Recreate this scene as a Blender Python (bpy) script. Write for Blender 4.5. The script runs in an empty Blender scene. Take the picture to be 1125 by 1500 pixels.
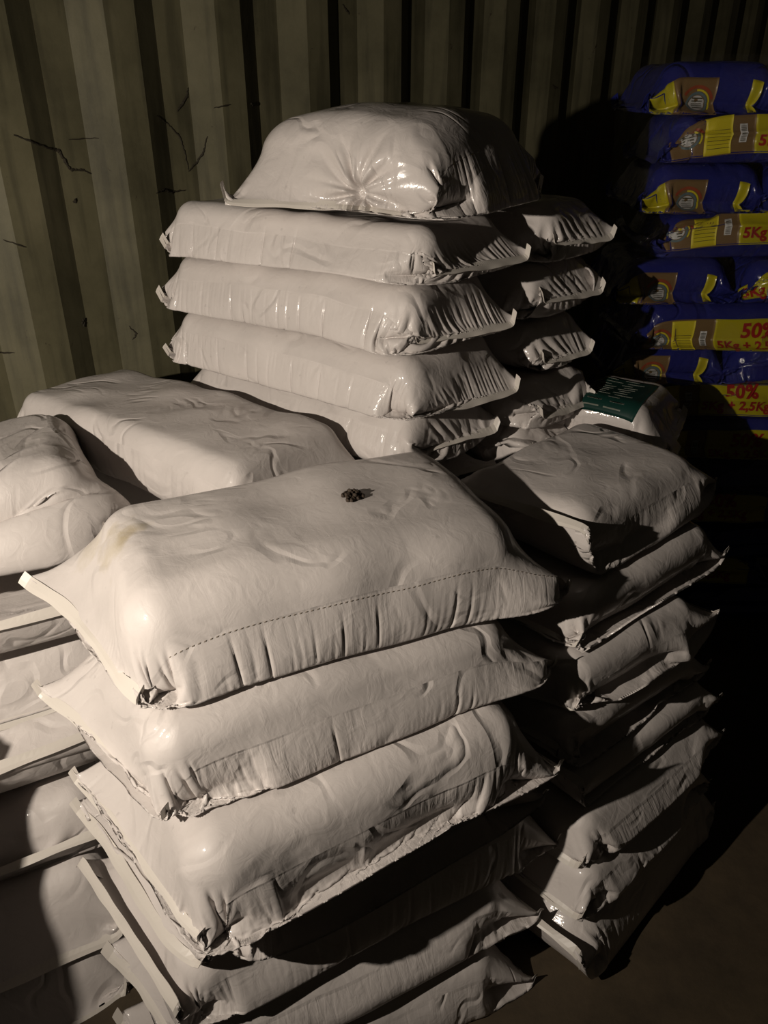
import bpy, bmesh, math, random
import numpy as np
from mathutils import Vector, Matrix
from math import radians, sin, cos, pi

random.seed(7)
SC = bpy.context.scene
COL = SC.collection

# ------------------------------------------------------------------ camera
cam_d = bpy.data.cameras.new('camera'); cam = bpy.data.objects.new('camera', cam_d); COL.objects.link(cam)
cam.location = (0, 0, 1.70)
cam.rotation_euler = (radians(90 - 28), 0, 0)
cam_d.sensor_fit = 'VERTICAL'; cam_d.sensor_height = 24; cam_d.lens = 24 * 1150 / 1500
cam_d.clip_start = .02
SC.camera = cam

# ------------------------------------------------------------------ light, world, exposure
LAMP = Vector((-1.16, .10, 1.65)); AIM = Vector((-.18, 1.72, 1.10))
ld = bpy.data.lights.new('torch_light', 'SPOT'); lo = bpy.data.objects.new('torch_light', ld); COL.objects.link(lo)
lo.location = LAMP; lo.rotation_euler = (AIM - LAMP).to_track_quat('-Z', 'Y').to_euler()
ld.energy = 132; ld.color = (1.0, .895, .77); ld.shadow_soft_size = .012
ld.spot_size = radians(112); ld.spot_blend = .9
world = bpy.data.worlds.new('world'); SC.world = world; world.use_nodes = True
bg = world.node_tree.nodes['Background']; bg.inputs[0].default_value = (1.0, .86, .62, 1); bg.inputs[1].default_value = .006
SC.view_settings.view_transform = 'Standard'; SC.view_settings.look = 'None'
SC.view_settings.exposure = 0; SC.view_settings.gamma = 1; SC.view_settings.use_curve_mapping = False
SC.cycles.use_denoising = True
SC.cycles.max_bounces = 5; SC.cycles.diffuse_bounces = 2; SC.cycles.transparent_max_bounces = 12
SC.cycles.sample_clamp_indirect = 4

# ------------------------------------------------------------------ materials
def new_mat(name):
    m = bpy.data.materials.new(name); m.use_nodes = True
    return m, m.node_tree, m.node_tree.nodes['Principled BSDF']
def N(nt, typ, **kw):
    n = nt.nodes.new(typ)
    for k, v in kw.items():
        if k.startswith('i_'): n.inputs[k[2:].replace('_', ' ')].default_value = v
        else: setattr(n, k, v)
    return n
def ramp(nt, stops, src=None):
    r = nt.nodes.new('ShaderNodeValToRGB')
    e = r.color_ramp.elements
    while len(e) < len(stops): e.new(.5)
    for x, (p, c) in zip(e, stops):
        x.position = p; x.color = (c, c, c, 1) if isinstance(c, (int, float)) else (*c, 1)
    if src is not None: nt.links.new(src, r.inputs[0])
    return r
def flat(name, col, rough=.5, spec=.4, metal=0):
    m, nt, b = new_mat(name)
    b.inputs['Base Color'].default_value = (*col, 1); b.inputs['Roughness'].default_value = rough
    b.inputs['Specular IOR Level'].default_value = spec; b.inputs['Metallic'].default_value = metal
    return m

def film_mat(name, base, rough=.5, stain=None, bump=.5, coat=.3):
    """white woven-lined plastic sack film: fine drawn ripples and faint scuffs; UV = flat sheet in metres"""
    m, nt, b = new_mat(name); L = nt.links
    uv = N(nt, 'ShaderNodeUVMap', uv_map='sheet')
    oi = N(nt, 'ShaderNodeObjectInfo')
    off = N(nt, 'ShaderNodeVectorMath', operation='ADD')
    comb = N(nt, 'ShaderNodeCombineXYZ'); mul = N(nt, 'ShaderNodeMath', operation='MULTIPLY'); mul.inputs[1].default_value = 37
    L.new(oi.outputs['Random'], mul.inputs[0]); L.new(mul.outputs[0], comb.inputs[2])
    L.new(uv.outputs[0], off.inputs[0]); L.new(comb.outputs[0], off.inputs[1])
    # faint dirt
    n1 = N(nt, 'ShaderNodeTexNoise', i_Scale=5.0, i_Detail=6.0, i_Roughness=.6); L.new(off.outputs[0], n1.inputs[0])
    r1 = ramp(nt, [(.35, tuple(c * .90 for c in base)), (.62, base)], n1.outputs[0])
    last = r1.outputs[0]
    n4 = N(nt, 'ShaderNodeTexNoise', i_Scale=55.0, i_Detail=3.0); L.new(off.outputs[0], n4.inputs[0])
    r4 = ramp(nt, [(.24, .72), (.31, 1.0)], n4.outputs[0])
    mx = N(nt, 'ShaderNodeMixRGB', blend_type='MULTIPLY'); mx.inputs[0].default_value = .5
    L.new(last, mx.inputs[1]); L.new(r4.outputs[0], mx.inputs[2]); last = mx.outputs[0]
    if stain:
        for (sx, sy, rad, colr, amt) in stain:
            sub = N(nt, 'ShaderNodeVectorMath', operation='DISTANCE'); sub.inputs[1].default_value = (sx, sy, 0)
            ns = N(nt, 'ShaderNodeTexNoise', i_Scale=22.0, i_Detail=4.0); L.new(uv.outputs[0], ns.inputs[0])
            L.new(uv.outputs[0], sub.inputs[0])
            ad = N(nt, 'ShaderNodeMath', operation='MULTIPLY_ADD'); L.new(ns.outputs[0], ad.inputs[0]); ad.inputs[1].default_value = rad * 2.2; L.new(sub.outputs['Value'], ad.inputs[2])
            rr = ramp(nt, [(0, amt), (rad * 1.35, amt * .8), (rad * 1.9, 0)], ad.outputs[0])
            mm = N(nt, 'ShaderNodeMixRGB', blend_type='MIX'); L.new(rr.outputs[0], mm.inputs[0]); L.new(last, mm.inputs[1]); mm.inputs[2].default_value = (*colr, 1)
            last = mm.outputs[0]
    L.new(last, b.inputs['Base Color'])
    # ripples drawn across the sheet (short along the bag, long around it)
    mp = N(nt, 'ShaderNodeMapping'); mp.inputs['Scale'].default_value = (70, 14, 1); L.new(off.outputs[0], mp.inputs[0])
    n2 = N(nt, 'ShaderNodeTexNoise', i_Scale=1.0, i_Detail=3.0, i_Distortion=.6); L.new(mp.outputs[0], n2.inputs[0])
    n3 = N(nt, 'ShaderNodeTexNoise', i_Scale=26.0, i_Detail=4.0, i_Distortion=1.2); L.new(off.outputs[0], n3.inputs[0])
    mw = N(nt, 'ShaderNodeTexNoise', i_Scale=6.0, i_Detail=1.0); L.new(off.outputs[0], mw.inputs[0])
    rw0 = ramp(nt, [(.38, 0.15), (.62, 1.0)], mw.outputs[0])
    sa = N(nt, 'ShaderNodeAttribute', attribute_name='side'); rs_ = ramp(nt, [(0, .22), (1, 1.0)], sa.outputs['Fac'])
    rw = N(nt, 'ShaderNodeMath', operation='MULTIPLY'); L.new(rw0.outputs[0], rw.inputs[0]); L.new(rs_.outputs[0], rw.inputs[1])
    wob = N(nt, 'ShaderNodeTexNoise', i_Scale=4.5, i_Detail=1.5, i_Distortion=1.6); L.new(off.outputs[0], wob.inputs[0])
    rd = ramp(nt, [(.44, 0.0), (.495, 1.0), (.51, .9), (.56, 0.0)], wob.outputs[0])
    wm = N(nt, 'ShaderNodeTexNoise', i_Scale=7.0, i_Detail=1.0); L.new(off.outputs[0], wm.inputs[0])
    rm = ramp(nt, [(.45, 0.0), (.6, 1.0)], wm.outputs[0])
    rv = N(nt, 'ShaderNodeMath', operation='MULTIPLY'); L.new(rd.outputs[0], rv.inputs[0]); L.new(rm.outputs[0], rv.inputs[1])
    mm2 = N(nt, 'ShaderNodeMath', operation='MULTIPLY'); L.new(n2.outputs[0], mm2.inputs[0]); L.new(rw.outputs[0], mm2.inputs[1])
    ad2 = N(nt, 'ShaderNodeMath', operation='MULTIPLY_ADD'); L.new(n3.outputs[0], ad2.inputs[0]); ad2.inputs[1].default_value = .55; L.new(mm2.outputs[0], ad2.inputs[2])
    ad3 = N(nt, 'ShaderNodeMath', operation='MULTIPLY_ADD'); L.new(rv.outputs[0], ad3.inputs[0]); ad3.inputs[1].default_value = 1.0; L.new(ad2.outputs[0], ad3.inputs[2]); ad2 = ad3
    bp = N(nt, 'ShaderNodeBump', i_Strength=bump, i_Distance=.006); L.new(ad2.outputs[0], bp.inputs['Height'])
    L.new(bp.outputs[0], b.inputs['Normal'])
    b.inputs['Roughness'].default_value = rough; b.inputs['Specular IOR Level'].default_value = .3
    if coat:
        b.inputs['Coat Weight'].default_value = coat; b.inputs['Coat Roughness'].default_value = .10
        L.new(bp.outputs[0], b.inputs['Coat Normal'])
    return m

BASE = (.61, .56, .53)
M_FILM = film_mat('white_sack_film', BASE)
M_HERO = film_mat('white_sack_film_stained', BASE, bump=.38,
                  stain=[(-.315, .055, .075, (.42, .35, .20), .5), (-.35, .15, .06, (.42, .36, .22), .4), (-.285, .045, .035, (.34, .26, .12), .6)])
M_GLOSS = film_mat('glossy_sack_film', BASE, rough=.24, bump=.55, coat=.35)
M_HEM = flat('cream_hem_tape', (.60, .555, .50), .4)
M_STITCH = flat('stitch_holes', (.24, .20, .16), .8)
M_BLUE = film_mat('blue_sack_film', (.016, .02, .14), rough=.22, bump=.7, coat=.5)
M_GREEN = flat('green_print', (.006, .034, .026), .5, .25)
M_PRINT = flat('pale_print', (.42, .45, .38), .5)

# ------------------------------------------------------------------ helpers
def link(name, me, mat=None, parent=None):
    o = bpy.data.objects.new(name, me); COL.objects.link(o)
    if mat is not None and len(me.materials) == 0: me.materials.append(mat)
    if parent is not None: o.parent = parent
    return o
def tag(o, label=None, cat=None, group=None, kind=None):
    if label: o['label'] = label
    if cat: o['category'] = cat
    if group: o['group'] = group
    if kind: o['kind'] = kind
    return o
def mesh(name, vs, fs, smooth=False):
    me = bpy.data.meshes.new(name); me.from_pydata([tuple(v) for v in vs], [], fs)
    if smooth: me.polygons.foreach_set('use_smooth', [True] * len(me.polygons))
    me.update(); return me

# ------------------------------------------------------------------ sack simulation (position based cloth, pure numpy)
def wave(seed):
    """smooth 2-D undulation, amplitude about 1"""
    r = np.random.RandomState(seed); ks = []
    for _ in range(7):
        a = r.uniform(0, 2 * np.pi); f = r.uniform(5, 15); ks.append((f * np.cos(a), f * np.sin(a), r.uniform(0, 6.28), 3.2 / f))
    def fn(x, y):
        s = 0
        for kx, ky, ph, am in ks: s = s + am * np.sin(kx * x + ky * y + ph)
        return s
    return fn

def sim_sack(P0, P1, P2, P3, zb, zt, H, gus=.72, levels=3, press=1.25, excess=.04, seed=1, blunt=.6, earz=.55, fill=.95, endgap=(.055, .045), sidegap=.012, rad=.5, suck=.10, lump=.008, taper=(.8, .5)):
    """P0-P1 is one long edge, P1-P2 the far end, P3-P0 the near end (world xy).  zb, zt: world height functions of the
    layer below and the layer above (or the top of the heaped contents).  Returns positions (rows, loop, 3), flat step, nw, ngh."""
    P0, P1, P2, P3 = [np.array(p, float) for p in (P0, P1, P2, P3)]
    cen = (P0 + P1 + P2 + P3) / 4
    ex = (P1 + P2 - P0 - P3) / 2; Lq = np.linalg.norm(ex); ex /= Lq; ey = np.array([-ex[1], ex[0]])
    Wq = (np.linalg.norm(P3 - P0) + np.linalg.norm(P2 - P1)) / 2
    d = .026
    G = H * gus
    nx = int(round((Lq * 1.0 + blunt * H) / d)); nw = int(round((Wq * 1.0) / d)); ngh = max(2, int(round(G / 2 / d)))
    rs = np.random.RandomState(seed)
    zc = float(np.mean(zb(*cen)) + H / 2)
    def loopidx(nw, ngh):
        j = list(range(nw + 1)) + [nw - k for k in range(1, ngh + 1)] + [nw - k for k in range(ngh - 1, 0, -1)] + list(range(nw, -1, -1)) + [k for k in range(1, ngh + 1)] + [k for k in range(ngh - 1, 0, -1)]
        return np.array(j)
    def build0():
        j = loopidx(nw, ngh); n = len(j); rows = []
        W = nw * d; g = ngh * d
        for i in range(nx + 1):
            x = (i / nx - .5) * Lq * .99; t = min(i, nx - i) * d
            s = min(1, t / (taper[0 if i < nx / 2 else 1] * H)); s = math.sqrt(max(0, 1 - (1 - s) ** 2)) if i not in (0, nx) else 0
            h = s * min(H / 2, g) ; r = np.zeros((n, 3)); r[:, 0] = x
            inw = math.sqrt(max(0, g * g - h * h))
            a = nw + 1
            r[:a, 1] = (np.arange(a) / nw - .5) * W; r[:a, 2] = h
            for k in range(1, 2 * ngh):
                f = k / ngh
                depth = f if f <= 1 else 2 - f
                r[a + k - 1, 1] = W / 2 - inw * depth; r[a + k - 1, 2] = h * (1 - f)
            b = a + 2 * ngh - 1
            r[b:b + a, 1] = (np.arange(nw, -1, -1) / nw - .5) * W; r[b:b + a, 2] = -h
            c = b + a
            for k in range(1, 2 * ngh):
                f = k / ngh; depth = f if f <= 1 else 2 - f
                r[c + k - 1, 1] = -W / 2 + inw * depth; r[c + k - 1, 2] = -h * (1 - f)
            rows.append(r)
        return np.array(rows)
    P = build0()
    P += rs.normal(0, .0025, P.shape)
    Vt = Lq * Wq * H * fill
    def world(Pl):
        return cen[0] + Pl[..., 0] * ex[0] + Pl[..., 1] * ey[0], cen[1] + Pl[..., 0] * ex[1] + Pl[..., 1] * ey[1]
    iters = [420, 300, 220, 120][:levels]
    for lev in range(levels):
        if lev:
            # upsample
            Q = np.zeros((P.shape[0] * 2 - 1, P.shape[1], 3)); Q[::2] = P; Q[1::2] = (P[1:] + P[:-1]) / 2
            P2_ = np.zeros((Q.shape[0], Q.shape[1] * 2, 3)); P2_[:, ::2] = Q; P2_[:, 1::2] = (Q + np.roll(Q, -1, 1)) / 2
            P = P2_; nx *= 2; nw *= 2; ngh *= 2; d /= 2
            P += rs.normal(0, d * .12, P.shape)
        P = np.ascontiguousarray(P.astype(np.float32))
        n = P.shape[1]; j = loopidx(nw, ngh)
        A = (j[:, None] == j[None, :]).astype(np.float32); A /= A.sum(1, keepdims=True)
        side = np.zeros(n, bool); side[nw + 1:nw + 2 * ngh] = True; side[2 * nw + 1 + 2 * ngh:] = True
        kk = 1 + excess * (lev > 0)
        # the side film carries a little more slack along the bag
        rx = np.where(side, d * kk * (1 + .03 * (lev > 0)), d * kk).astype(np.float32)[None, :]
        rk = d * (1 + .3 * excess * (lev > 0))
        V = np.zeros_like(P); q4 = [np.array([np.dot(p - cen, ex), np.dot(p - cen, ey)]) for p in (P0, P1, P2, P3)]
        earT = []; xo = (endgap[0] - endgap[1]) / 2; hb = np.array([Lq / 2 - sum(endgap) / 2, Wq / 2 - sidegap, H / 2 - .009], np.float32)
        fold = np.concatenate([np.arange(nw + 1, nw + 2 * ngh), np.arange(2 * nw + 1 + 2 * ngh, n)])
        wv = wave(seed * 3 + 5); cfold = 1.0
        gi, gk = np.meshgrid(np.linspace(-Lq / 2, Lq / 2, nx + 1), (np.arange(n) * d), indexing='ij')
        wv2 = wave(seed * 3 + 6)
        lumpf = (lump * (wv(gi * 1.6, gk * 1.6) * .45 + .35 * wv2(gi * 4.5 + gk, gk * 4 - gi))).astype(np.float32)
        tt = np.minimum(np.arange(nx + 1), nx - np.arange(nx + 1)) * d / H
        tp = np.where(np.arange(nx + 1) < nx / 2, taper[0], taper[1]); sm = np.clip((tt - .3 * tp) / tp, 0, 1); sm = sm * sm * (3 - 2 * sm)
        cm = np.clip((tt * H - np.where(np.arange(nx + 1) < nx / 2, endgap[0], endgap[1]) * .6) / .05, 0, 1)[:, None] * np.ones(n)[None, :]; cm = cm.astype(np.float32)
        pm = np.where(side[None, :], (-.5 + 1.5 * sm)[:, None], 1.0).astype(np.float32)
        for ri, rj, q in ((0, 0, q4[0]), (-1, 0, q4[1]), (-1, nw, q4[2]), (0, nw, q4[3])):
            earT += [(ri, rr, q) for rr in np.nonzero(j == j[rj])[0]]
        f1 = nw + ngh; f2 = 3 * nw + 1 + 3 * ngh   # fold lines
        u1 = slice(nw + 1, f1); l1 = slice(f1 + 1, nw + 2 * ngh)
        l2 = slice(2 * nw + 2 * ngh + 1, 2 * nw + 3 * ngh); m2 = 2 * nw + 3 * ngh; u2 = slice(m2 + 1, n)
        def edge(Aa, Bb, r, kt, kc):
            dd = Bb - Aa; l = np.sqrt((dd * dd).sum(-1)) + 1e-9; c = (l - r) / l
            c = np.where(c > 0, c * kt, c * kc)[..., None] * .5
            corr = dd * c; Aa += corr; Bb -= corr
        for it in range(iters[lev]):
            # normals by central differences
            dx = np.empty_like(P); dx[1:-1] = P[2:] - P[:-2]; dx[0] = P[1] - P[0]; dx[-1] = P[-1] - P[-2]
            dk = np.roll(P, -1, 1) - np.roll(P, 1, 1)
            nr = np.cross(dk, dx); nr *= 1 / (4 * d * d)
            if it % 5 == 0:
                vol = -(P * np.cross(dx, dk) * .25).sum() / 3
                pv = float(np.clip((Vt / max(vol, 1e-6) - .97) * 6, .05, 1.6)) * press
            if lev == 0 and it < 200: acc = nr * (pv * d * .055) * pm[..., None]
            else: acc = nr * (-suck * d * .02) * cm[..., None]
            acc[..., 2] -= .00002
            V *= .90
            V += acc
            sp = np.sqrt((V * V).sum(-1, keepdims=True)); V *= np.minimum(1, .35 * d / (sp + 1e-9))
            Pp = P.copy(); P += V
            for rep in range(2):
                for c0 in (0, 1):
                    m = (P.shape[0] - 1 - c0) // 2 * 2
                    edge(P[c0:c0 + m:2], P[c0 + 1:c0 + m + 1:2], rx, 1, .35)
                edge(P[:, 0::2], P[:, 1::2], rk, 1, .35)
                T = np.roll(P, -1, 1); edge(T[:, 0::2], T[:, 1::2], rk, 1, .35); P = np.roll(T, 1, 1)
                # shear (one diagonal each pass)
                if rep == 0:
                    for c0 in (0, 1):
                        m = (P.shape[0] - 1 - c0) // 2 * 2
                        a = P[c0:c0 + m:2]; b_ = np.roll(P[c0 + 1:c0 + m + 1:2], -1, 1)
                        dd = b_ - a; l = np.sqrt((dd * dd).sum(-1)) + 1e-9; cc = ((l - d * 1.414) / l * .12)[..., None] * dd
                        a += cc; P[c0 + 1:c0 + m + 1:2] -= np.roll(cc, 1, 1)
                # bending: pull towards neighbour mean
                bs = (.08, .035, .018, .012)[lev]
                lap = np.zeros_like(P); lap[1:-1] = (P[2:] + P[:-2]) * .5 - P[1:-1]; lap[1:-1] *= bs
                P += lap
                lk = ((np.roll(P, -1, 1) + np.roll(P, 1, 1)) * .5 - P) * bs
                lk[:, [0, nw, nw + 2 * ngh, 2 * nw + 2 * ngh, f1, m2]] *= .1
                P += lk
                for e_ in (0, -1):
                    r_ = P[e_, :nw + 1]; r_[1:-1] += ((r_[2:] + r_[:-2]) * .5 - r_[1:-1]) * .5
                    P[e_] = r_[j]
            # gusset halves keep apart
            P[:, u1, 2] = np.maximum(P[:, u1, 2], P[:, f1:f1 + 1, 2] + .0004); P[:, l1, 2] = np.minimum(P[:, l1, 2], P[:, f1:f1 + 1, 2] - .0004)
            P[:, u2, 2] = np.maximum(P[:, u2, 2], P[:, m2:m2 + 1, 2] + .0004); P[:, l2, 2] = np.minimum(P[:, l2, 2], P[:, m2:m2 + 1, 2] - .0004)
            P[0] = A @ P[0]; P[-1] = A @ P[-1]
            for (ri, rj, q) in earT:
                P[ri, rj, :2] += (q - P[ri, rj, :2]) * .5; P[ri, rj, 2] += ((earz - .5) * H - P[ri, rj, 2]) * .3
            if it % 6 == 0 or it > iters[lev] - 3:
                wx, wy = world(P); zbv = (zb(wx, wy) - zc).astype(np.float32); ztv = (zt(wx, wy) - zc).astype(np.float32)
            # the filling: a rounded, slightly lumpy block inside the film
            mid = (zbv + ztv) * .5; hg = np.maximum((ztv - zbv) * .5, .02)
            C_ = P.copy(); C_[..., 0] -= xo; C_[..., 2] = (P[..., 2] - mid) / hg * (H / 2)
            rr = H * rad - .012
            q = np.abs(C_) - (hb - rr); qm = np.maximum(q, 0); ql = np.sqrt((qm * qm).sum(-1)) + 1e-7
            inner = q.max(-1)
            sd = np.where(inner > 0, ql, inner) - rr - lumpf
            push = (sd < 0) & (inner > -.03)
            g = np.where((inner > 0)[..., None], qm / ql[..., None], (q == inner[..., None]) * 1.0) * np.sign(C_)
            mv = (g * (-sd * push)[..., None]).astype(np.float32); mv[:, fold] *= cfold
            P[..., :2] += mv[..., :2]; P[..., 2] += mv[..., 2] * hg / (H / 2)
            P[..., 2] = np.clip(P[..., 2], zbv, np.maximum(ztv, zbv + .002))
            V = (P - Pp)
        # keep the seam at mid height
    P = P.astype(float)
    # fit to the footprint (bilinear)
    wx, wy = world(P); XY = np.dstack([wx, wy])
    out = np.dstack([XY[..., 0], XY[..., 1], P[..., 2] + zc])
    return out, d, nw, ngh

def plane_fn(z, amp, seed, tx=0, ty=0, c=(0, 0), dome=0, rad=.4, bumps=()):
    w = wave(seed)
    def fn(x, y):
        v = z + amp * w(x, y) + tx * (x - c[0]) + ty * (y - c[1])
        if dome: v = v + dome * (1 - ((x - c[0]) ** 2 + (y - c[1]) ** 2) / rad ** 2)
        for bx, by, br, bh in bumps: v = v + bh * np.exp(-((x - bx) ** 2 + (y - by) ** 2) / br ** 2)
        return v
    return fn

# ---- every sack: corners P0 P1 P2 P3 (P0-P1 front long edge; ends P3-P0 and P1-P2), levels
def quad(nl, nr, bl, br=None):
    br = br or (nr[0] + bl[0] - nl[0], nr[1] + bl[1] - nl[1])
    return [nl, nr, br, bl]
SACKS = {}
def stack(prefix, zs, quads, amp=.006, seed=10, lv=3, **kw):
    """zs: interface heights from the floor up, quads listed from the TOP sack down"""
    n = len(quads); fns = [plane_fn(z, amp if k else 0, seed + k) for k, z in enumerate(zs)]
    for q in range(n):
        k = n - 1 - q
        d = dict(q=quads[q], zb=fns[k], zt=fns[k + 1], H=zs[k + 1] - zs[k], seed=seed + k, levels=lv if not isinstance(lv, (list, tuple)) else lv[q])
        d.update(kw); SACKS[f'{prefix}{q + 1}'] = d
# front stack
stack('F', [0, .15, .29, .44, .55, .71, .86, 1.00],
      [quad((-.37, .93), (.356, 1.264), (-.69, 1.257)), quad((-.335, .85), (.335, 1.21), (-.658, 1.147)),
       quad((-.275, .75), (.341, 1.10), (-.596, 1.087)), quad((-.285, .79), (.33, 1.13), (-.62, 1.11)),
       quad((-.34, .76), (.378, 1.15), (-.606, 1.05)), quad((-.33, .76), (.336, 1.07), (-.567, .99)),
       quad((-.33, .74), (.33, 1.02), (-.56, .95))], amp=.006, seed=10, lv=[4, 4, 4, 3, 4, 3, 3], endgap=(.055, .012), taper=(.75, .3), earz=.38, gus=.62, sidegap=.02)
SACKS['F1'].update(endgap=(.065, .008), zt=plane_fn(1.04, .010, 77, c=(-.15, 1.27), dome=.012, rad=.35), H=.18, excess=.024, press=.9, earz=.3)
# right stack
stack('R', [0, .17, .27, .38, .48, .59, .71, .83, .95],
      [quad((.41, 1.34), (.80, 1.70), (.10, 1.59), (.51, 1.93)), quad((.40, 1.27), (.82, 1.60), (.10, 1.53)),
       quad((.40, 1.22), (.775, 1.49), (.10, 1.45)), quad((.40, 1.20), (.785, 1.49), (.11, 1.42)),
       quad((.41, 1.15), (.825, 1.475), (.13, 1.40)), quad((.42, 1.10), (.845, 1.46), (.13, 1.36)),
       quad((.42, 1.05), (.815, 1.41), (.14, 1.32)), quad((.41, .99), (.865, 1.45), (.13, 1.28))], amp=.007, seed=30, lv=3, endgap=(.03, .015), taper=(.4, .4))
SACKS['R1'].update(endgap=(.03, .02), zt=plane_fn(.955, .008, 78, c=(.45, 1.62), dome=.02, rad=.35), H=.14, press=1.2)
# left stack
eL = (-.50, -.26)
def lq(rn, dep=(-.17, .36)):
    rn = (rn[0] + .07, rn[1] + .035)
    ln = (rn[0] + eL[0], rn[1] + eL[1])
    return [rn, (rn[0] + dep[0], rn[1] + dep[1]), (ln[0] + dep[0], ln[1] + dep[1]), ln]
stack('L', [0, .13, .28, .42, .56, .71, .85, 1.0],
      [lq((-.655, 1.415), (-.20, .44)), lq((-.62, 1.31), (-.19, .42)), lq((-.64, 1.31), (-.19, .42)), lq((-.64, 1.20), (-.2, .44)), lq((-.64, 1.11), (-.2, .44)), lq((-.62, 1.03), (-.2, .44)), lq((-.62, .98), (-.2, .44))],
      amp=.006, seed=50, lv=3, taper=(.8, .8))
SACKS['L1'].update(zt=plane_fn(1.035, .008, 79, c=(-.88, 1.5), dome=.01, rad=.35), H=.18, endgap=(.04, .02), gus=1.0, blunt=1.0)
# stack added out of view, left, to cast shade on the lower left sacks
stack('N', [0, .14, .28, .42, .56, .70, .83, .955], [[(-1.42, .42), (-.93, .36), (-.90, .84), (-1.40, .90)]] * 7, seed=170, lv=[2] + [1] * 6)
# middle sack behind the front stack
stack('M', [0, .14, .28, .42, .56, .70, .86, 1.01],
      [quad((-1.0, 1.95), (-.29, 1.46), (-.84, 2.34), (-.03, 1.68))] + [quad((-1.04, 2.0), (-.26, 1.52), (-.80, 2.28), (-.05, 1.70))] * 6, amp=.005, seed=70, lv=[3, 2, 1, 1, 1, 1, 1])
SACKS['M1'].update(zt=plane_fn(1.018, .008, 80, c=(-.5, 1.86), dome=.012, rad=.5), H=.12, press=.9)
# back stack
def bq(lf, nr, fr, bl=(-.36, 2.42)): return [lf, nr, fr, bl]
stack('B', [0, .15, .30, .45, .60, .75, .91, 1.07, 1.21, 1.35, 1.475],
      [bq((-.55, 2.01), (.08, 1.70), (.33, 1.86)), bq((-.59, 2.06), (.055, 1.665), (.30, 1.80)), bq((-.59, 2.05), (.06, 1.64), (.32, 1.80)), bq((-.58, 2.09), (.07, 1.71), (.29, 1.86))]
      + [bq((-.52, 2.10), (.05, 1.74), (.29, 1.88))] * 6, amp=.007, seed=100, lv=[4, 4, 4, 3, 1, 1, 1, 1, 1, 1], earz=.6, endgap=(.02, .03), taper=(.4, .6))
SACKS['T'] = dict(q=[(.10, 1.70), (.38, 2.04), (-.04, 2.38), (-.36, 1.86)], zb=plane_fn(1.48, .004, 110), zt=plane_fn(1.655, .01, 131, c=(.05, 2.1), dome=.03, rad=.35), H=.20, seed=140, levels=4, excess=.03, endgap=(.03, .04))
# stack behind it on the right
def cq(nr, fr): return [(-.22, 2.45), nr, fr, (.02, 2.72)]
stack('C', [0, .16, .32, .48, .63, .80, .94, 1.07, 1.20, 1.33, 1.47],
      [cq((.41, 2.03), (.60, 2.14)), cq((.39, 1.99), (.585, 2.13)), cq((.40, 1.96), (.56, 2.07)), cq((.39, 1.87), (.56, 2.01)), cq((.39, 1.88), (.54, 2.0))]
      + [cq((.38, 1.96), (.54, 2.10))] * 5, amp=.008, seed=120, lv=[3, 3, 3, 3, 2, 1, 1, 1, 1, 1], earz=.65, endgap=(.02, .03), taper=(.4, .6))
# printed sack behind the right stack
stack('G', [0, .15, .30, .45, .60, .73, .86, 1.0],
      [quad((.43, 2.02), (.72, 1.83), (.60, 2.28), (.86, 2.12))] * 7, amp=.006, seed=150, lv=[3, 1, 1, 1, 1, 1, 1])
# blue retail sacks (long and short), built once and repeated up the far stack
for nm, ln, sd in (('DA', .62, 201), ('DB', .62, 202), ('DC', .37, 203), ('DD', .62, 204)):
    SACKS[nm] = dict(q=[(0, 0), (ln, 0), (ln, .38), (0, .38)], zb=plane_fn(0, .004, sd), zt=plane_fn(.132, .004, sd + 9), H=.132, seed=sd, levels=3, gus=.8, endgap=(.03, .03), earz=.5, excess=.012, lump=.004, suck=.05)

def get_sack(key):
    c = SACKS[key]
    kw = {k: v for k, v in c.items() if k not in ('q', 'zb', 'zt', 'H')}
    return sim_sack(*c['q'], c['zb'], c['zt'], c['H'], **kw)

CAM = np.array([0, 0, 1.70])
def ray(px, py):
    th = radians(28); x, v = px - 562.5, 750 - py
    d = np.array([x, 1150 * cos(th) + v * sin(th), -1150 * sin(th) + v * cos(th)]); return d / np.linalg.norm(d)
def hit(P, px, py, tol=.012):
    """first point of a sack's grid met by the sight line: used to measure where a detail sits on the film"""
    d = ray(px, py); q = P.reshape(-1, 3) - CAM; t = q @ d; off = np.linalg.norm(q - t[:, None] * d, axis=1)
    near = np.nonzero(off < tol)[0]
    if len(near) == 0: near = np.array([off.argmin()])
    k = near[np.argmin(t[near] + off[near] * .5)]
    return divmod(int(k), P.shape[1]), P.reshape(-1, 3)[k]
def gather_fn(P, key):
    """the tied end of the topmost sack: the film is drawn in to a puckered knot"""
    if key != 'T': return P
    (_, _), K = hit(P, 515, 285, .02)
    nrm = np.array([-.42, -.88, .15]); nrm /= np.linalg.norm(nrm)
    u = np.cross([0, 0, 1], nrm); u /= np.linalg.norm(u); w = np.cross(nrm, u)
    D = P - K; a, b, c = D @ u, D @ w, D @ nrm
    r = np.sqrt(a * a + b * b); th = np.arctan2(b, a)
    m = np.clip(1 - r / .15, 0, 1) * (np.abs(c) < .07)
    rip = (np.abs(np.sin(th * 4.5 + 9 * r)) + .5 * np.abs(np.sin(th * 7 + 2 - 6 * r)) - .7)
    dn = .027 * m * rip * np.clip(r / .03, 0, 1) - .045 * np.exp(-(r / .020) ** 2) * (m > 0) + .022 * np.exp(-(r / .009) ** 2) * (m > 0)
    return P + dn[..., None] * nrm - (a * m * .18)[..., None] * u - (b * m * .18)[..., None] * w

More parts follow.
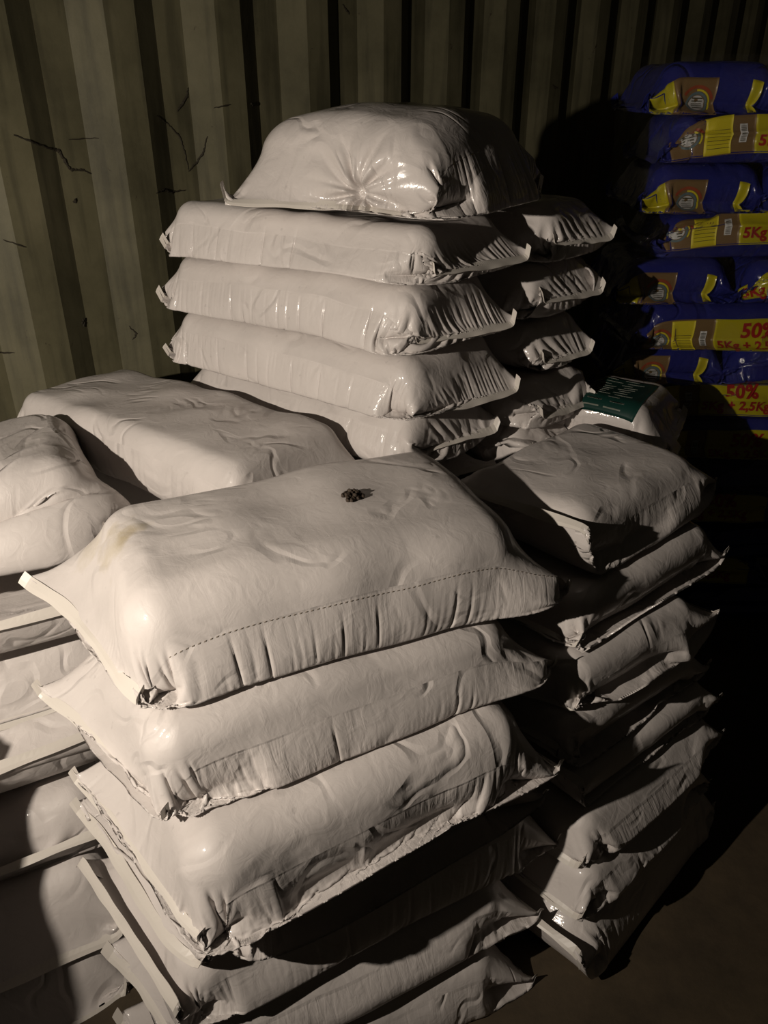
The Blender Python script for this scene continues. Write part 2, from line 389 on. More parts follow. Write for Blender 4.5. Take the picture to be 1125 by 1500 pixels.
class Surf:
    """position and outward normal on a finished sack at sheet coordinates (u along, v around; v < 0 runs down the front side)"""
    def __init__(self, P, d, nw):
        self.P, self.d, self.nw = P, d, nw; self.R, self.n = P.shape[:2]
        self.c = P.reshape(-1, 3).mean(0)
    def at(self, u, v):
        i = min(max(u / self.d, 0), self.R - 1.001); k = v / self.d
        i0, k0 = int(i), int(math.floor(k)); fi, fk = i - i0, k - k0; n = self.n
        g = lambda a, b: self.P[a, b % n]
        p = (g(i0, k0) * (1 - fi) + g(i0 + 1, k0) * fi) * (1 - fk) + (g(i0, k0 + 1) * (1 - fi) + g(i0 + 1, k0 + 1) * fi) * fk
        du = g(min(i0 + 2, self.R - 1), k0) - g(max(i0 - 1, 0), k0); dv = g(i0, k0 + 2) - g(i0, k0 - 2)
        nr = np.cross(du, dv); nr = nr / (np.linalg.norm(nr) + 1e-9)
        return p, nr
def surf_patch(S, u0, u1, v0, v1, off, skew=0, cell=.008, th=.0005, round_=0):
    """printed panel or label lying on the film (thin, follows the surface)"""
    a = max(1, int(abs(u1 - u0) / cell)); b = max(1, int(abs(v1 - v0) / cell)); vs, fs = [], []
    for layer in (off, off - th):
        for i in range(a + 1):
            for k in range(b + 1):
                p, nr = S.at(u0 + (u1 - u0) * i / a + skew * (k / b - .5), v0 + (v1 - v0) * k / b); vs.append(p + nr * layer)
    st = (a + 1) * (b + 1)
    for i in range(a):
        for k in range(b):
            q = i * (b + 1) + k; fs.append((q, q + b + 1, q + b + 2, q + 1)); fs.append((st + q, st + q + 1, st + q + b + 2, st + q + b + 1))
    for i in range(a):
        for k in (0, b):
            q = i * (b + 1) + k; fs.append((q, q + b + 1, st + q + b + 1, st + q))
    for k in range(b):
        for i in (0, a):
            q = i * (b + 1) + k; fs.append((q, q + 1, st + q + 1, st + q))
    return vs, fs
def merge(parts):
    V, F = [], []
    for vs, fs in parts:
        o = len(V); V += list(vs); F += [tuple(i + o for i in f) for f in fs]
    return V, F
def surf_flat(S, pts2, fs2, off):
    vs = []
    for u, v in pts2:
        p, nr = S.at(u, v); vs.append(p + nr * off)
    return vs, fs2
_txt = {}
def text2d(body, size, bold=.0):
    key = (body, size, bold)
    if key in _txt: return _txt[key]
    cu = bpy.data.curves.new('t', 'FONT'); cu.body = body; cu.size = size; cu.align_x = 'LEFT'; cu.offset = bold; cu.resolution_u = 3
    o = bpy.data.objects.new('t', cu); COL.objects.link(o)
    me = bpy.data.meshes.new_from_object(o.evaluated_get(bpy.context.evaluated_depsgraph_get()))
    pts = [(v.co.x, v.co.y) for v in me.vertices]; fs = [tuple(p.vertices) for p in me.polygons]
    bpy.data.objects.remove(o); bpy.data.meshes.remove(me); bpy.data.curves.remove(cu)
    _txt[key] = (pts, fs); return pts, fs
def ring2d(cx, cy, r0, r1, a0=0, a1=2 * pi, n=28):
    pts, fs = [], []
    for i in range(n + 1):
        a = a0 + (a1 - a0) * i / n
        pts += [(cx + r0 * cos(a), cy + r0 * sin(a)), (cx + r1 * cos(a), cy + r1 * sin(a))]
    for i in range(n): fs.append((2 * i, 2 * i + 1, 2 * i + 3, 2 * i + 2))
    return pts, fs
def rect2d(x0, y0, x1, y1, nx=6, ny=1):
    pts = [(x0 + (x1 - x0) * i / nx, y0 + (y1 - y0) * k / ny) for i in range(nx + 1) for k in range(ny + 1)]
    return pts, [(i * (ny + 1) + k, (i + 1) * (ny + 1) + k, (i + 1) * (ny + 1) + k + 1, i * (ny + 1) + k + 1) for i in range(nx) for k in range(ny)]

def sack_mesh(key, P, d, nw, ngh):
    R, n, _ = P.shape
    co = P.reshape(-1, 3)
    i, k = np.meshgrid(np.arange(R - 1), np.arange(n), indexing='ij')
    k2 = (k + 1) % n
    f = np.stack([i * n + k, i * n + k2, (i + 1) * n + k2, (i + 1) * n + k], -1).reshape(-1, 4)
    me = bpy.data.meshes.new('sack_body')
    me.vertices.add(len(co)); me.vertices.foreach_set('co', co.ravel())
    me.loops.add(len(f) * 4); me.loops.foreach_set('vertex_index', f.ravel().astype(np.int32))
    me.polygons.add(len(f)); me.polygons.foreach_set('loop_start', np.arange(len(f), dtype=np.int32) * 4)
    me.polygons.foreach_set('use_smooth', np.ones(len(f), bool))
    uvl = me.uv_layers.new(name='sheet')
    uu = np.stack([np.stack([(i) * d, (i) * d, (i + 1) * d, (i + 1) * d], -1) - (R - 1) * d / 2, np.stack([k * d, (k + 1) * d, (k + 1) * d, k * d], -1) - nw * d / 2], -1).reshape(-1)
    uvl.data.foreach_set('uv', uu.astype(np.float32))
    kk = np.arange(n); dist = np.minimum(np.abs(kk - nw * 1.0 - ngh), np.abs(kk - 2.0 * nw - 3 * ngh)) * d
    sv = np.clip(1 - (dist - ngh * d) / .05, 0, 1); sv = np.tile(sv, R)
    at = me.attributes.new('side', 'FLOAT', 'POINT'); at.data.foreach_set('value', sv.astype(np.float32))
    me.update(calc_edges=True)
    return me

def hem_mesh(P, nw, end, width, rnd, flip=1):
    """flat welded strip standing out from the end seam"""
    row = P[0 if end == 0 else -1][:nw + 1]; inn = P[6 if end == 0 else -7][:nw + 1]
    inn2 = P[6 if end == 0 else -7][::-1][:nw + 1]
    e = row[-1] - row[0]; e = e / np.linalg.norm(e)
    outd = np.cross(e, [0, 0, 1.]); cen = P.reshape(-1, 3).mean(0)
    if np.dot(outd, row.mean(0) - cen) < 0: outd = -outd
    vs, fs = [], []; m = len(row); step = 2; idx = list(range(0, m, step))
    ph = rnd.uniform(0, 6)
    for a, q in enumerate(idx):
        t = q / (m - 1); p = row[q]
        droop = -.8 + .35 * sin(ph + t * 7) + .15 * sin(ph * 2 + t * 19)
        o = outd * (width * (1 + .08 * sin(t * 30 + ph))) + np.array([0, 0, droop * width * .8])
        nrm = np.cross(e, o); nrm = nrm / (np.linalg.norm(nrm) + 1e-9) * .0007
        for w in (-.006 / width, .5, 1.0):
            b = p + o * w + np.array([0, 0, -.3 * width * max(0, w) ** 2])
            vs.append(b + nrm); vs.append(b - nrm)
    for a in range(len(idx) - 1):
        b0, b1 = a * 6, (a + 1) * 6
        for w in (0, 2):
            fs.append((b0 + w, b1 + w, b1 + w + 2, b0 + w + 2)); fs.append((b0 + w + 1, b0 + w + 3, b1 + w + 3, b1 + w + 1))
        fs.append((b0 + 4, b1 + 4, b1 + 5, b0 + 5)); fs.append((b0, b0 + 1, b1 + 1, b1))
    fs.append((0, 2, 3, 1)); fs.append((2, 4, 5, 3)); b = (len(idx) - 1) * 6
    fs.append((b, b + 1, b + 3, b + 2)); fs.append((b + 2, b + 3, b + 5, b + 4))
    return mesh('hem', vs, fs, False)

def gauss(a, c, s): return np.exp(-((a - c) / s) ** 2)

def place_sack(key, name, label, group, mat=None, hems=(0, 1), parts=True, hemw=.010, cat='sack'):
    P, d, nw, ngh = get_sack(key)
    P = gather_fn(P, key)
    base = P.reshape(-1, 3).mean(0); base[2] = P[..., 2].min()
    Pl = P - base
    rnd = random.Random(key)
    e = bpy.data.objects.new(name, None); COL.objects.link(e); e.location = base; e.empty_display_size = .05
    tag(e, label, cat, group)
    body = link('film_body', sack_mesh(key, Pl, d, nw, ngh), mat or M_FILM, e)
    for h in hems:
        link('hem', hem_mesh(Pl, nw, h, hemw * rnd.uniform(.8, 1.2), rnd), M_HEM, e)
    return e, Pl, d, nw, ngh, base

# ------------------------------------------------------------------ the container
wdir = np.array([.695, .719]); wdir /= np.linalg.norm(wdir); wn = np.array([wdir[1], -wdir[0]]); W0 = np.array([-.8, 2.56])
def wall_mat():
    m, nt, b = new_mat('old_cream_paint'); L = nt.links
    tc = N(nt, 'ShaderNodeTexCoord')
    n1 = N(nt, 'ShaderNodeTexNoise', i_Scale=3.0, i_Detail=8.0, i_Roughness=.65); L.new(tc.outputs['Object'], n1.inputs[0])
    r1 = ramp(nt, [(.3, (.08, .072, .038)), (.5, (.125, .113, .062)), (.7, (.165, .148, .085))], n1.outputs[0])
    mp = N(nt, 'ShaderNodeMapping'); mp.inputs['Scale'].default_value = (26, 26, 2.2); L.new(tc.outputs['Object'], mp.inputs[0])
    n2 = N(nt, 'ShaderNodeTexNoise', i_Scale=1.0, i_Detail=5.0); L.new(mp.outputs[0], n2.inputs[0])
    r2 = ramp(nt, [(.36, .62), (.52, 1.0)], n2.outputs[0])
    mx = N(nt, 'ShaderNodeMixRGB', blend_type='MULTIPLY'); mx.inputs[0].default_value = .8
    L.new(r1.outputs[0], mx.inputs[1]); L.new(r2.outputs[0], mx.inputs[2])
    n3 = N(nt, 'ShaderNodeTexNoise', i_Scale=7.0, i_Detail=10.0, i_Roughness=.8, i_Distortion=1.0); L.new(tc.outputs['Object'], n3.inputs[0])
    r3 = ramp(nt, [(.335, 1.0), (.365, 0.0)], n3.outputs[0])
    m3 = N(nt, 'ShaderNodeMixRGB'); L.new(r3.outputs[0], m3.inputs[0]); L.new(mx.outputs[0], m3.inputs[1]); m3.inputs[2].default_value = (.045, .032, .018, 1)
    L.new(m3.outputs[0], b.inputs['Base Color']); b.inputs['Roughness'].default_value = .62
    bp = N(nt, 'ShaderNodeBump', i_Strength=.35, i_Distance=.01); L.new(n1.outputs[0], bp.inputs['Height']); L.new(bp.outputs[0], b.inputs['Normal'])
    return m
M_WALL = wall_mat()
PER = .373; DEP = .048
def corrugated(name, o, dr, nrm, s0, s1, z0, z1):
    prof = []; s = s0
    k0 = int(math.floor(s0 / PER)); k1 = int(math.ceil(s1 / PER))
    for k in range(k0, k1 + 1):
        for fs, dd in ((0, 0), (.26, 0), (.5, -1), (.76, -1)): prof.append(((k + fs) * PER, dd * DEP))
    vs, fc = [], []
    nz = 2
    for (ss, dd) in prof:
        p = o + dr * ss + nrm * dd
        vs += [(p[0], p[1], z0), (p[0], p[1], z1), (p[0] - nrm[0] * .004, p[1] - nrm[1] * .004, z0), (p[0] - nrm[0] * .004, p[1] - nrm[1] * .004, z1)]
    for a in range(len(prof) - 1):
        b = a * 4; c = b + 4
        fc += [(b, c, c + 1, b + 1), (b + 2, b + 3, c + 3, c + 2)]
    return tag(link(name, mesh(name, vs, fc), M_WALL), kind='structure')
# phase so that the dark slopes fall where the photograph shows them
corrugated('wall_left', W0 + wdir * .03, wdir, wn, -1.6, 5.4, -.0, 3.1)
E0 = W0 + wdir * 5.4
corrugated('wall_back', E0, wn, -wdir, -.2, 3.2, 0, 3.1)
def floor_mat():
    m, nt, b = new_mat('worn_plywood_floor'); L = nt.links
    tc = N(nt, 'ShaderNodeTexCoord')
    n1 = N(nt, 'ShaderNodeTexNoise', i_Scale=6.0, i_Detail=8.0, i_Roughness=.7); L.new(tc.outputs['Object'], n1.inputs[0])
    r1 = ramp(nt, [(.3, (.035, .024, .012)), (.7, (.075, .052, .027))], n1.outputs[0])
    L.new(r1.outputs[0], b.inputs['Base Color']); b.inputs['Roughness'].default_value = .8
    bp = N(nt, 'ShaderNodeBump', i_Strength=.3, i_Distance=.01); L.new(n1.outputs[0], bp.inputs['Height']); L.new(bp.outputs[0], b.inputs['Normal'])
    return m
def slab(name, pts, z0, z1, mat):
    n = len(pts); vs = [(p[0], p[1], z0) for p in pts] + [(p[0], p[1], z1) for p in pts]
    fs = [tuple(range(n))[::-1], tuple(range(n, 2 * n))] + [(a, (a + 1) % n, n + (a + 1) % n, n + a) for a in range(n)]
    return link(name, mesh(name, vs, fs), mat)
cor = [W0 - wdir * 1.7 - wn * .06, W0 - wdir * 1.7 + wn * 3.3, E0 + wn * 3.3 + wdir * .1, E0 - wn * .06 + wdir * .1]
tag(slab('floor', cor, -.04, 0, floor_mat()), kind='structure')

# scuffs and dried root traces on the paint
def on_wall(px, py):
    d = ray(px, py)[:2]; dz = ray(px, py)[2]; best = None
    n = np.array(wn); t = ((W0 - CAM[:2]) @ n) / (d @ n)
    for dd in (0,):
        p = CAM + ray(px, py) * t
    return p, (np.array([p[0], p[1]]) - (W0 + wdir * .03)) @ wdir
def wall_depth(s):
    f = (s / PER) % 1.0
    if f < .26: return 0
    if f < .5: return -(f - .26) / .24 * DEP
    if f < .76: return -DEP
    return -(1 - (f - .76) / .24) * DEP
M_SCUFF = flat('dark_scuff', (.028, .022, .012), .8)
wall_obj = bpy.data.objects['wall_left']
def wall_mark(pts, w):
    vs, fs = [], []; poly = []
    for a in range(len(pts) - 1):
        for q in range(8): poly.append(tuple(pts[a][c] + (pts[a + 1][c] - pts[a][c]) * q / 8 + random.uniform(-.7, .7) for c in (0, 1)))
    poly.append(pts[-1]); P3 = []
    for (x, y) in poly:
        p, sd = on_wall(x, y); dd = wall_depth(sd); P3.append(np.array([p[0], p[1], p[2]]) + np.array([wn[0], wn[1], 0]) * (dd + .0015))
    for a, p in enumerate(P3):
        t = P3[min(a + 1, len(P3) - 1)] - P3[max(a - 1, 0)]; t /= np.linalg.norm(t) + 1e-9
        sd = np.cross(t, [wn[0], wn[1], 0]); ww = w * (.35 + .65 * sin(pi * a / (len(P3) - 1))) * random.uniform(.6, 1.2)
        vs += [p + sd * ww, p - sd * ww, p + np.array([wn[0], wn[1], 0]) * ww * .6]
    for a in range(len(P3) - 1):
        b = a * 3; c = b + 3
        for i0, i1 in ((0, 2), (2, 1), (1, 0)): fs.append((b + i0, b + i1, c + i1, c + i0))
    link('scuff', mesh('scuff', vs, fs), M_SCUFF, wall_obj)
for pts, w in [([(20, 198), (60, 212), (84, 219), (98, 222), (108, 240), (115, 250), (132, 250), (145, 256)], .0055), ([(82, 219), (96, 220), (103, 232)], .004),
               ([(288, 128), (286, 142), (278, 155), (272, 163)], .005), ([(236, 170), (258, 182), (275, 200), (283, 225), (288, 250)], .0035),
               ([(288, 252), (300, 240), (308, 222), (311, 200)], .0045), ([(228, 283), (245, 278), (262, 283), (284, 280)], .0045),
               ([(120, 294), (123, 298)], .008), ([(128, 478), (133, 470), (132, 482)], .006), ([(2, 522), (28, 520)], .003), ([(8, 352), (38, 362)], .003),
               ([(112, 205), (152, 203)], .0025), ([(316, 158), (338, 153)], .003), ([(195, 480), (205, 490), (200, 500)], .004), ([(370, 150), (378, 155)], .005), ([(525, 20), (515, 5)], .004)]:
    wall_mark(pts, w)

# ------------------------------------------------------------------ the sacks
A_ = 'sack'
WHERE = {
 'F1': 'large stained white sack lying on top of the front stack, feed pellets on it',
 'F2': 'white sack directly under the stained top sack of the front stack',
 'F3': 'third white sack down in the front stack, with deep side ripples',
 'F4': 'thin shaded white sack squeezed fourth from the top in the front stack',
 'F5': 'fifth white sack down in the front stack, bulging below the thin shaded one',
 'F6': 'sixth white sack down in the front stack, near the bottom of the picture',
 'F7': 'bottom white sack of the front stack, at the lower edge of the picture',
 'R1': 'white sack on top of the right-hand stack, half in the front stack shadow',
 'R2': 'glossy white sack second from the top of the right-hand stack',
 'R3': 'third white sack down in the right-hand stack',
 'R4': 'fourth white sack down in the right-hand stack, mostly in shadow',
 'R5': 'fifth white sack down in the right-hand stack',
 'R6': 'sixth white sack down in the right-hand stack',
 'R7': 'white sack just above the bottom one of the right-hand stack',
 'R8': 'bottom white sack of the right-hand stack, lying on the dark floor',
 'L1': 'white sack on top of the left-hand stack, cut by the left picture edge',
 'L2': 'second white sack down in the left-hand stack, with pale hem tape',
 'L3': 'third white sack down in the left-hand stack',
 'L4': 'fourth white sack down in the left-hand stack, crossed by a shadow edge',
 'L5': 'fifth white sack down in the left-hand stack, in shadow',
 'L6': 'sixth white sack down in the left-hand stack, in deep shadow',
 'L7': 'bottom white sack of the left-hand stack, at the lower left corner',
 'M1': 'broad flat white sack lying between the front stack and the container wall',
 'B1': 'white sack right under the knotted one on the tall back stack',
 'B2': 'white sack third from the top of the tall back stack',
 'B3': 'white sack fourth from the top of the tall back stack',
 'B4': 'white sack lowest in view on the tall back stack, behind the flat one',
 'T': 'topmost white sack of the back stack with a puckered knotted end',
 'C1': 'top white sack of the narrow stack behind the tall back stack',
 'C2': 'second white sack down in the narrow stack behind the tall back stack',
 'C3': 'third white sack down in the narrow stack behind the tall back stack',
 'C4': 'fourth white sack down in the narrow stack behind the tall back stack',
 'C5': 'lowest visible white sack of the narrow stack behind the tall back stack',
 'G1': 'white sack with a dark green printed panel, behind the right-hand stack',
}
GROUPS = {'F': 'white sacks in the front stack', 'R': 'white sacks in the right-hand stack', 'L': 'white sacks in the left-hand stack', 'M': 'white sacks under the flat one by the wall',
          'B': 'white sacks in the tall back stack', 'T': 'white sacks in the tall back stack', 'C': 'white sacks in the narrow rear stack', 'G': 'white sacks behind the right-hand stack', 'N': 'white sacks added left of the view for their shadow'}
HIDDEN = {'M': 'white sack buried under the broad flat one by the wall', 'B': 'white sack buried low in the tall back stack', 'C': 'white sack buried low in the narrow rear stack',
          'G': 'white sack buried under the green printed one', 'N': 'white sack added out of view on the left to cast shadow'}
PLACED = {}
for k in SACKS:
    if k[0] == 'D': continue
    mat = M_HERO if k == 'F1' else (M_GLOSS if k in ('R2', 'C1', 'C2', 'C3', 'T') else None)
    lab = WHERE.get(k, HIDDEN.get(k[0]))
    grp = GROUPS[k[0]] if k in WHERE else GROUPS[k[0]] + ', out of sight'
    PLACED[k] = place_sack(k, 'sack', lab, grp, mat=mat)

# stitched seam of the stained sack: a row of needle holes along its front shoulder
e, Pl, d, nw, ngh, base = PLACED['F1']
S = Surf(Pl, d, nw); Lu = (S.R - 1) * d
parts = []
u = .14
while u < Lu - .03:
    v = -.004 + .004 * sin(u * 9)
    parts.append(surf_patch(S, u, u + .0032, v - .0008, v + .0008, .0008, skew=.002, cell=.004)); u += .0095
vs, fs = merge(parts)
link('stitching', mesh('stitching', vs, fs), M_STITCH, e)['label'] = 'row of dark needle holes'
# side weld ridge on the end of the stained sack
# feed pellets in a small heap
def pellet_mat():
    m, nt, b = new_mat('brown_feed_pellet'); L = nt.links
    tc = N(nt, 'ShaderNodeTexCoord'); n1 = N(nt, 'ShaderNodeTexNoise', i_Scale=900.0, i_Detail=4.0); L.new(tc.outputs['Object'], n1.inputs[0])
    r = ramp(nt, [(.3, (.018, .011, .007)), (.6, (.055, .036, .022)), (.8, (.12, .085, .05))], n1.outputs[0]); L.new(r.outputs[0], b.inputs['Base Color'])
    b.inputs['Roughness'].default_value = .75
    bp = N(nt, 'ShaderNodeBump', i_Strength=.8, i_Distance=.0008); L.new(n1.outputs[0], bp.inputs['Height']); L.new(bp.outputs[0], b.inputs['Normal'])
    return m
M_PELLET = pellet_mat()
def pellet_mesh(rnd):
    vs, fs = [], []; n = 14; L = .0092 * rnd.uniform(.85, 1.1); r = .0032
    zs = [(-.5, .0), (-.49, .55), (-.46, .85), (-.38, .98), (-.15, 1.03), (.1, 1.0), (.3, 1.03), (.42, .95), (.47, .8), (.49, .5), (.5, 0)]
    tilt = rnd.uniform(-.3, .3)
    for z, q in zs:
        for a in range(n):
            t = 2 * pi * a / n; rr = r * q * (1 + .07 * sin(3 * t + z * 9 + rnd.random() * .4))
            vs.append((rr * cos(t), rr * sin(t), L * z + tilt * rr * cos(t) * (1 if abs(z) > .3 else 0)))
    for j in range(len(zs) - 1):
        for a in range(n): fs.append((j * n + a, j * n + (a + 1) % n, (j + 1) * n + (a + 1) % n, (j + 1) * n + a))
    return mesh('pellet', vs, fs, True)
Pw = Pl + base
(ci, ck), cpt = hit(Pw, 518, 719)
cn = S.at(ci * d, ck * d)[1]; cn = cn if cn[2] > 0 else -cn
rnd = random.Random(3)
pr = [pellet_mesh(rnd) for _ in range(4)]
for me in pr: me.materials.append(M_PELLET)
spots = [(408, 365, 5), (527, 330, -25), (632, 350, 40), (480, 415, -30), (590, 400, 10), (343, 470, -25), (430, 490, 35), (533, 480, -30), (665, 460, -28), (727, 520, 5), (603, 530, 25),
         (298, 588, 0), (377, 585, -8), (450, 600, 3), (538, 585, 5), (623, 648, -10), (410, 697, 10), (530, 695, 8), (403, 800, 8), (493, 785, -10)]
top2 = Pw.reshape(-1, 3)[Pw.reshape(-1, 3)[:, 2] > .95]
for q, (sx, sy, an) in enumerate(spots):
    dx, dy = (sx - 510) * 8.6e-5, -(sy - 560) * 7.2e-5
    x, y = cpt[0] + dx, cpt[1] + dy
    w = top2[np.argsort((top2[:, 0] - x) ** 2 + (top2[:, 1] - y) ** 2)[:4]]
    o = link('feed_pellet', pr[q % 4]); o.location = (x, y, w[:, 2].mean() + .0035)
    o.rotation_euler = (radians(90) + (cn[1] * -.8), rnd.uniform(-.2, .2), radians(an))
    tag(o, 'small brown feed pellet lying in the little heap on the stained sack', 'pellet', 'feed pellets heaped on the front sack')
# a second layer resting in the hollows of the first
for q, (sx, sy, an) in enumerate([(450, 430, 60), (540, 420, 20), (600, 470, -50), (470, 540, 80), (560, 640, 40), (400, 640, -60)]):
    x, y = cpt[0] + (sx - 510) * 8.6e-5, cpt[1] - (sy - 560) * 7.2e-5
    w = top2[np.argsort((top2[:, 0] - x) ** 2 + (top2[:, 1] - y) ** 2)[:4]]
    o = link('feed_pellet', pr[q % 4]); o.location = (x, y, w[:, 2].mean() + .0080); o.rotation_euler = (radians(90), .2, radians(an))
    tag(o, 'small brown feed pellet lying in the little heap on the stained sack', 'pellet', 'feed pellets heaped on the front sack')

# green printed panel with pale lines of print on the rear sack
e, Pl, d, nw, ngh, base = PLACED['G1']; S = Surf(Pl, d, nw)
Lu = (S.R - 1) * d; Wv = nw * d
vs, fs = surf_patch(S, .03, Lu * .70, .015, Wv - .07, .0012); pn = link('printed_panel', mesh('printed_panel', vs, fs, True), M_GREEN, e); pn['label'] = 'dark green printed panel'
parts = []
for r_ in range(12):
    for c_ in range(4):
        u0 = .04 + c_ * .056 + (r_ % 2) * .01; v0 = .03 + r_ * .02
        if u0 + .045 < Lu * .70 and v0 < Wv - .08: parts.append(surf_patch(S, u0, u0 + .044 - .008 * (r_ % 3), v0, v0 + .0035, .0020, cell=.008))
vs, fs = merge(parts); link('print_lines', mesh('print_lines', vs, fs, True), M_PRINT, pn)

# ------------------------------------------------------------------ blue retail sacks wrapped in stretch film
M_YEL = film_mat('yellow_print', (.42, .36, .012), rough=.35, bump=.3, coat=.3)
M_BRN = film_mat('brown_print', (.17, .105, .045), rough=.4, bump=.3, coat=.3)
M_STK = flat('yellow_sticker', (.55, .46, .02), .5); M_RED = flat('red_print', (.30, .015, .012), .4)
M_INK = flat('dark_print', (.05, .045, .02), .5); M_WHT = flat('white_label', (.45, .44, .42), .5); M_GRY = flat('grey_print', (.10, .14, .15), .5); M_ORG = flat('orange_print', (.25, .05, .02), .5)
def decorate(key, kind, body_src, parent):
    Pl, d, nw, ngh = body_src; S = Surf(Pl, d, nw); G2 = 2 * ngh * d
    v0, v1 = -G2 - .004, .012; vc = -G2 / 2; H = v1 - v0
    def panel(name, u0, u1, mat, off, a=v0, b=v1, skew=0):
        vs, fs = surf_patch(S, u0, u1, a, b, off, skew=skew); return link(name, mesh(name, vs, fs, True), mat, parent)
    def flat_print(name, pieces, mat, off, par):
        V, F = [], []
        for pts, f2 in pieces:
            vs, f = surf_flat(S, pts, f2, off); o = len(V); V += vs; F += [tuple(i + o for i in q) for q in f]
        return link(name, mesh(name, V, F), mat, par)
    def emblem(u, par):
        r = .036
        flat_print('emblem', [ring2d(u, vc, 0.001, r * .62)], M_WHT, .0024, par)
        flat_print('emblem_ring', [ring2d(u, vc, r * .68, r * .86)], M_GRY, .0026, par)
        flat_print('emblem_ring', [ring2d(u, vc, r * .9, r * 1.02, -.6, 1.7)], M_STK, .0027, par)
        flat_print('emblem_ring', [ring2d(u, vc, r * 1.08, r * 1.28, .3, 2.6, 20)], M_ORG, .0028, par)
        flat_print('emblem_lines', [rect2d(u - r * .42, vc + y * r - .0016, u + r * .42, vc + y * r + .0016) for y in (-.42, -.2, 0, .22, .44)], M_INK, .0032, par)
    def words(u, par, two=True):
        t1 = text2d('50%', .062, .0022); t2 = text2d('5Kg + 2,5Kg', .043, .0016)
        pc = []
        if two: pc.append(([(u + .075 + x, vc + .008 + y) for x, y in t1[0]], t1[1]))
        pc.append(([(u + .005 + x, vc - .036 + y) for x, y in t2[0]], t2[1]))
        flat_print('price_print', pc, M_RED, .0030, par)['label'] = 'dark red lettering on yellow'
    if kind == 'long':
        b = panel('brown_panel', .055, .285, M_BRN, .0014); emblem(.108, b)
        st = panel('sticker', .150, .222, M_STK, .0026, v0 + .004, v1 - .004, .006)
        flat_print('sticker_lines', [rect2d(.156 + .0 , v0 + .018 + q * .0105, .216, v0 + .0195 + q * .0105) for q in range(6)], M_INK, .0036, st)
        lb = panel('barcode_label', .242, .262, M_WHT, .0026, vc - .026, vc + .028)
        flat_print('barcode', [rect2d(.2445, vc - .022 + q * .0042, .2595, vc - .020 + q * .0042, 2) for q in range(11)], M_INK, .0034, lb)
        y = panel('yellow_panel', .285, .575, M_YEL, .0016); words(.29, y)
    elif kind == 'short':
        panel('yellow_panel', .02, .10, M_YEL, .0014)
        b = panel('brown_panel', .10, .225, M_BRN, .0016); emblem(.175, b)
        panel('yellow_flap', .315, .345, M_YEL, .0014, v0 + .02, v1)
    elif kind == 'panel':
        y = panel('yellow_panel', .03, .33, M_YEL, .0016, v0 + .014, v1 - .004); words(.035, y, False)
ROWZ = [0, .13, .26, .39, .52] + [1.7 - (1.7 - z) * .966 for z in (.62, .74, .87, .99, 1.13, 1.265, 1.395, 1.525, 1.655, 1.785)]
BL = {}
LAB = {5: 'lowest lit', 6: 'second lit', 7: 'third lit', 8: 'fourth lit', 9: 'fifth lit', 10: 'sixth lit'}
protos = {}
def blue(key, kind, x, y, z, label, rz=0, seen=True):
    pk = (key, kind)
    if pk not in protos:
        P, d, nw, ngh = get_sack(key); e = bpy.data.objects.new('blue_sack', None); COL.objects.link(e); e.empty_display_size = .05
        link('film_body', sack_mesh(key, P, d, nw, ngh), M_BLUE, e)
        link('hem', hem_mesh(P, nw, 0, .012, random.Random(5)), M_BLUE, e); link('hem', hem_mesh(P, nw, 1, .012, random.Random(6)), M_BLUE, e)
        if kind: decorate(key, kind, (P, d, nw, ngh), e)
        protos[pk] = e
    else:
        src = protos[pk]; e = src.copy(); COL.objects.link(e)
        for ch in list(src.children):
            c = ch.copy(); COL.objects.link(c); c.parent = e
            for g in ch.children:
                c2 = g.copy(); COL.objects.link(c2); c2.parent = c
    e.location = (x * .966, y - .085, z); e.rotation_euler = (0, 0, rz)
    return tag(e, label, 'sack', 'blue sacks stacked at the far right' + ('' if seen else ', low in the dark'))
NAMES = ['unlit bottom', 'unlit second', 'unlit third', 'unlit fourth', 'topmost unlit', 'lowest lit', 'second lit', 'third lit', 'fourth lit', 'fifth lit', 'sixth lit', 'seventh lit', 'eighth lit', 'ninth lit']
for r_, z in enumerate(ROWZ[:-1]):
    nm = NAMES[r_]
    if r_ in (5, 6, 8, 10, 12) or r_ in (1, 3):
        key = ('DA', 'DB', 'DD')[r_ % 3]
        x0 = {5: .83, 6: .78, 8: .79, 10: .81, 12: .79}.get(r_, .79)
        blue(key, 'long', x0, 2.44, z, f'blue sack with 50% on yellow panel, {nm} row up, far right stack', random.uniform(-.015, .015), r_ > 4)
    else:
        blue('DC', 'short', .715 + .02 * (r_ % 3), 2.46, z, f'short blue sack with round emblem, {nm} row up, far right stack', random.uniform(-.02, .03), r_ > 4)
        blue('DA' if r_ % 4 else 'DB', 'panel' if r_ in (9, 13) else None, 1.09, 2.43, z, f'blue sack right of the emblem one, {nm} row up, far right stack', 0, r_ > 4)
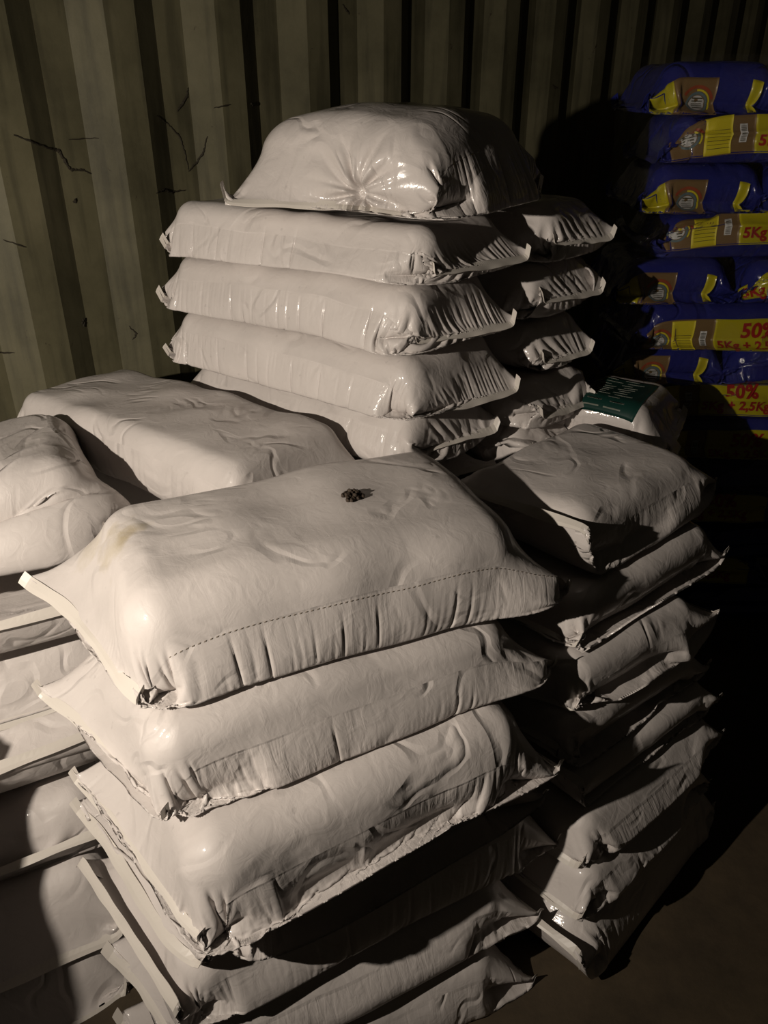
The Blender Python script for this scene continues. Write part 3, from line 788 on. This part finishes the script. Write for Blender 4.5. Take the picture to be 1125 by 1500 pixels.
# stretch film round the blue stack
def wrap_mat():
    m, nt, b = new_mat('stretch_film'); L = nt.links; nt.nodes.remove(b); out = nt.nodes['Material Output']
    tc = N(nt, 'ShaderNodeTexCoord'); mp = N(nt, 'ShaderNodeMapping'); mp.inputs['Scale'].default_value = (26, 26, 60); mp.inputs['Rotation'].default_value = (0, .25, 0); L.new(tc.outputs['Object'], mp.inputs[0])
    n = N(nt, 'ShaderNodeTexNoise', i_Scale=1.0, i_Detail=5.0, i_Roughness=.65, i_Distortion=1.5); L.new(mp.outputs[0], n.inputs[0])
    bp = N(nt, 'ShaderNodeBump', i_Strength=1.0, i_Distance=.02); L.new(n.outputs[0], bp.inputs['Height'])
    g = N(nt, 'ShaderNodeBsdfGlossy'); g.inputs['Roughness'].default_value = .05; g.inputs['Color'].default_value = (1, 1, 1, 1); L.new(bp.outputs[0], g.inputs['Normal'])
    t = N(nt, 'ShaderNodeBsdfTransparent'); t.inputs['Color'].default_value = (.97, .97, .97, 1)
    mx = N(nt, 'ShaderNodeMixShader'); mx.inputs[0].default_value = .07; L.new(t.outputs[0], mx.inputs[1]); L.new(g.outputs[0], mx.inputs[2]); L.new(mx.outputs[0], out.inputs[0])
    return m
vs, fs = [], []
nx_, nz_ = 90, 110
wz = wave(501); 
for i in range(nx_ + 1):
    for k in range(nz_ + 1):
        s_ = i / nx_ * 1.65; z = .45 + 1.34 * k / nz_
        if s_ < .35: x, y = .705, 2.66 - s_; nrm = (-1, 0)
        elif s_ < .45: a = (s_ - .35) / .1 * pi / 2; x, y = .705 + .05 * (1 - cos(a)), 2.31 - .02 * sin(a); nrm = (-cos(a), -sin(a))
        else: x, y = .755 + (s_ - .45), 2.29; nrm = (0, -1)
        b_ = .004 * float(wz(s_ * 5, z * 6)) 
        vs.append((x + nrm[0] * b_, y + nrm[1] * b_, z))
for i in range(nx_):
    for k in range(nz_): fs.append((i * (nz_ + 1) + k, (i + 1) * (nz_ + 1) + k, (i + 1) * (nz_ + 1) + k + 1, i * (nz_ + 1) + k + 1))
tag(link('stretch_film', mesh('stretch_film', vs, fs, True), wrap_mat()), 'clear crinkled stretch film wrapped round the blue sacks', 'plastic film')
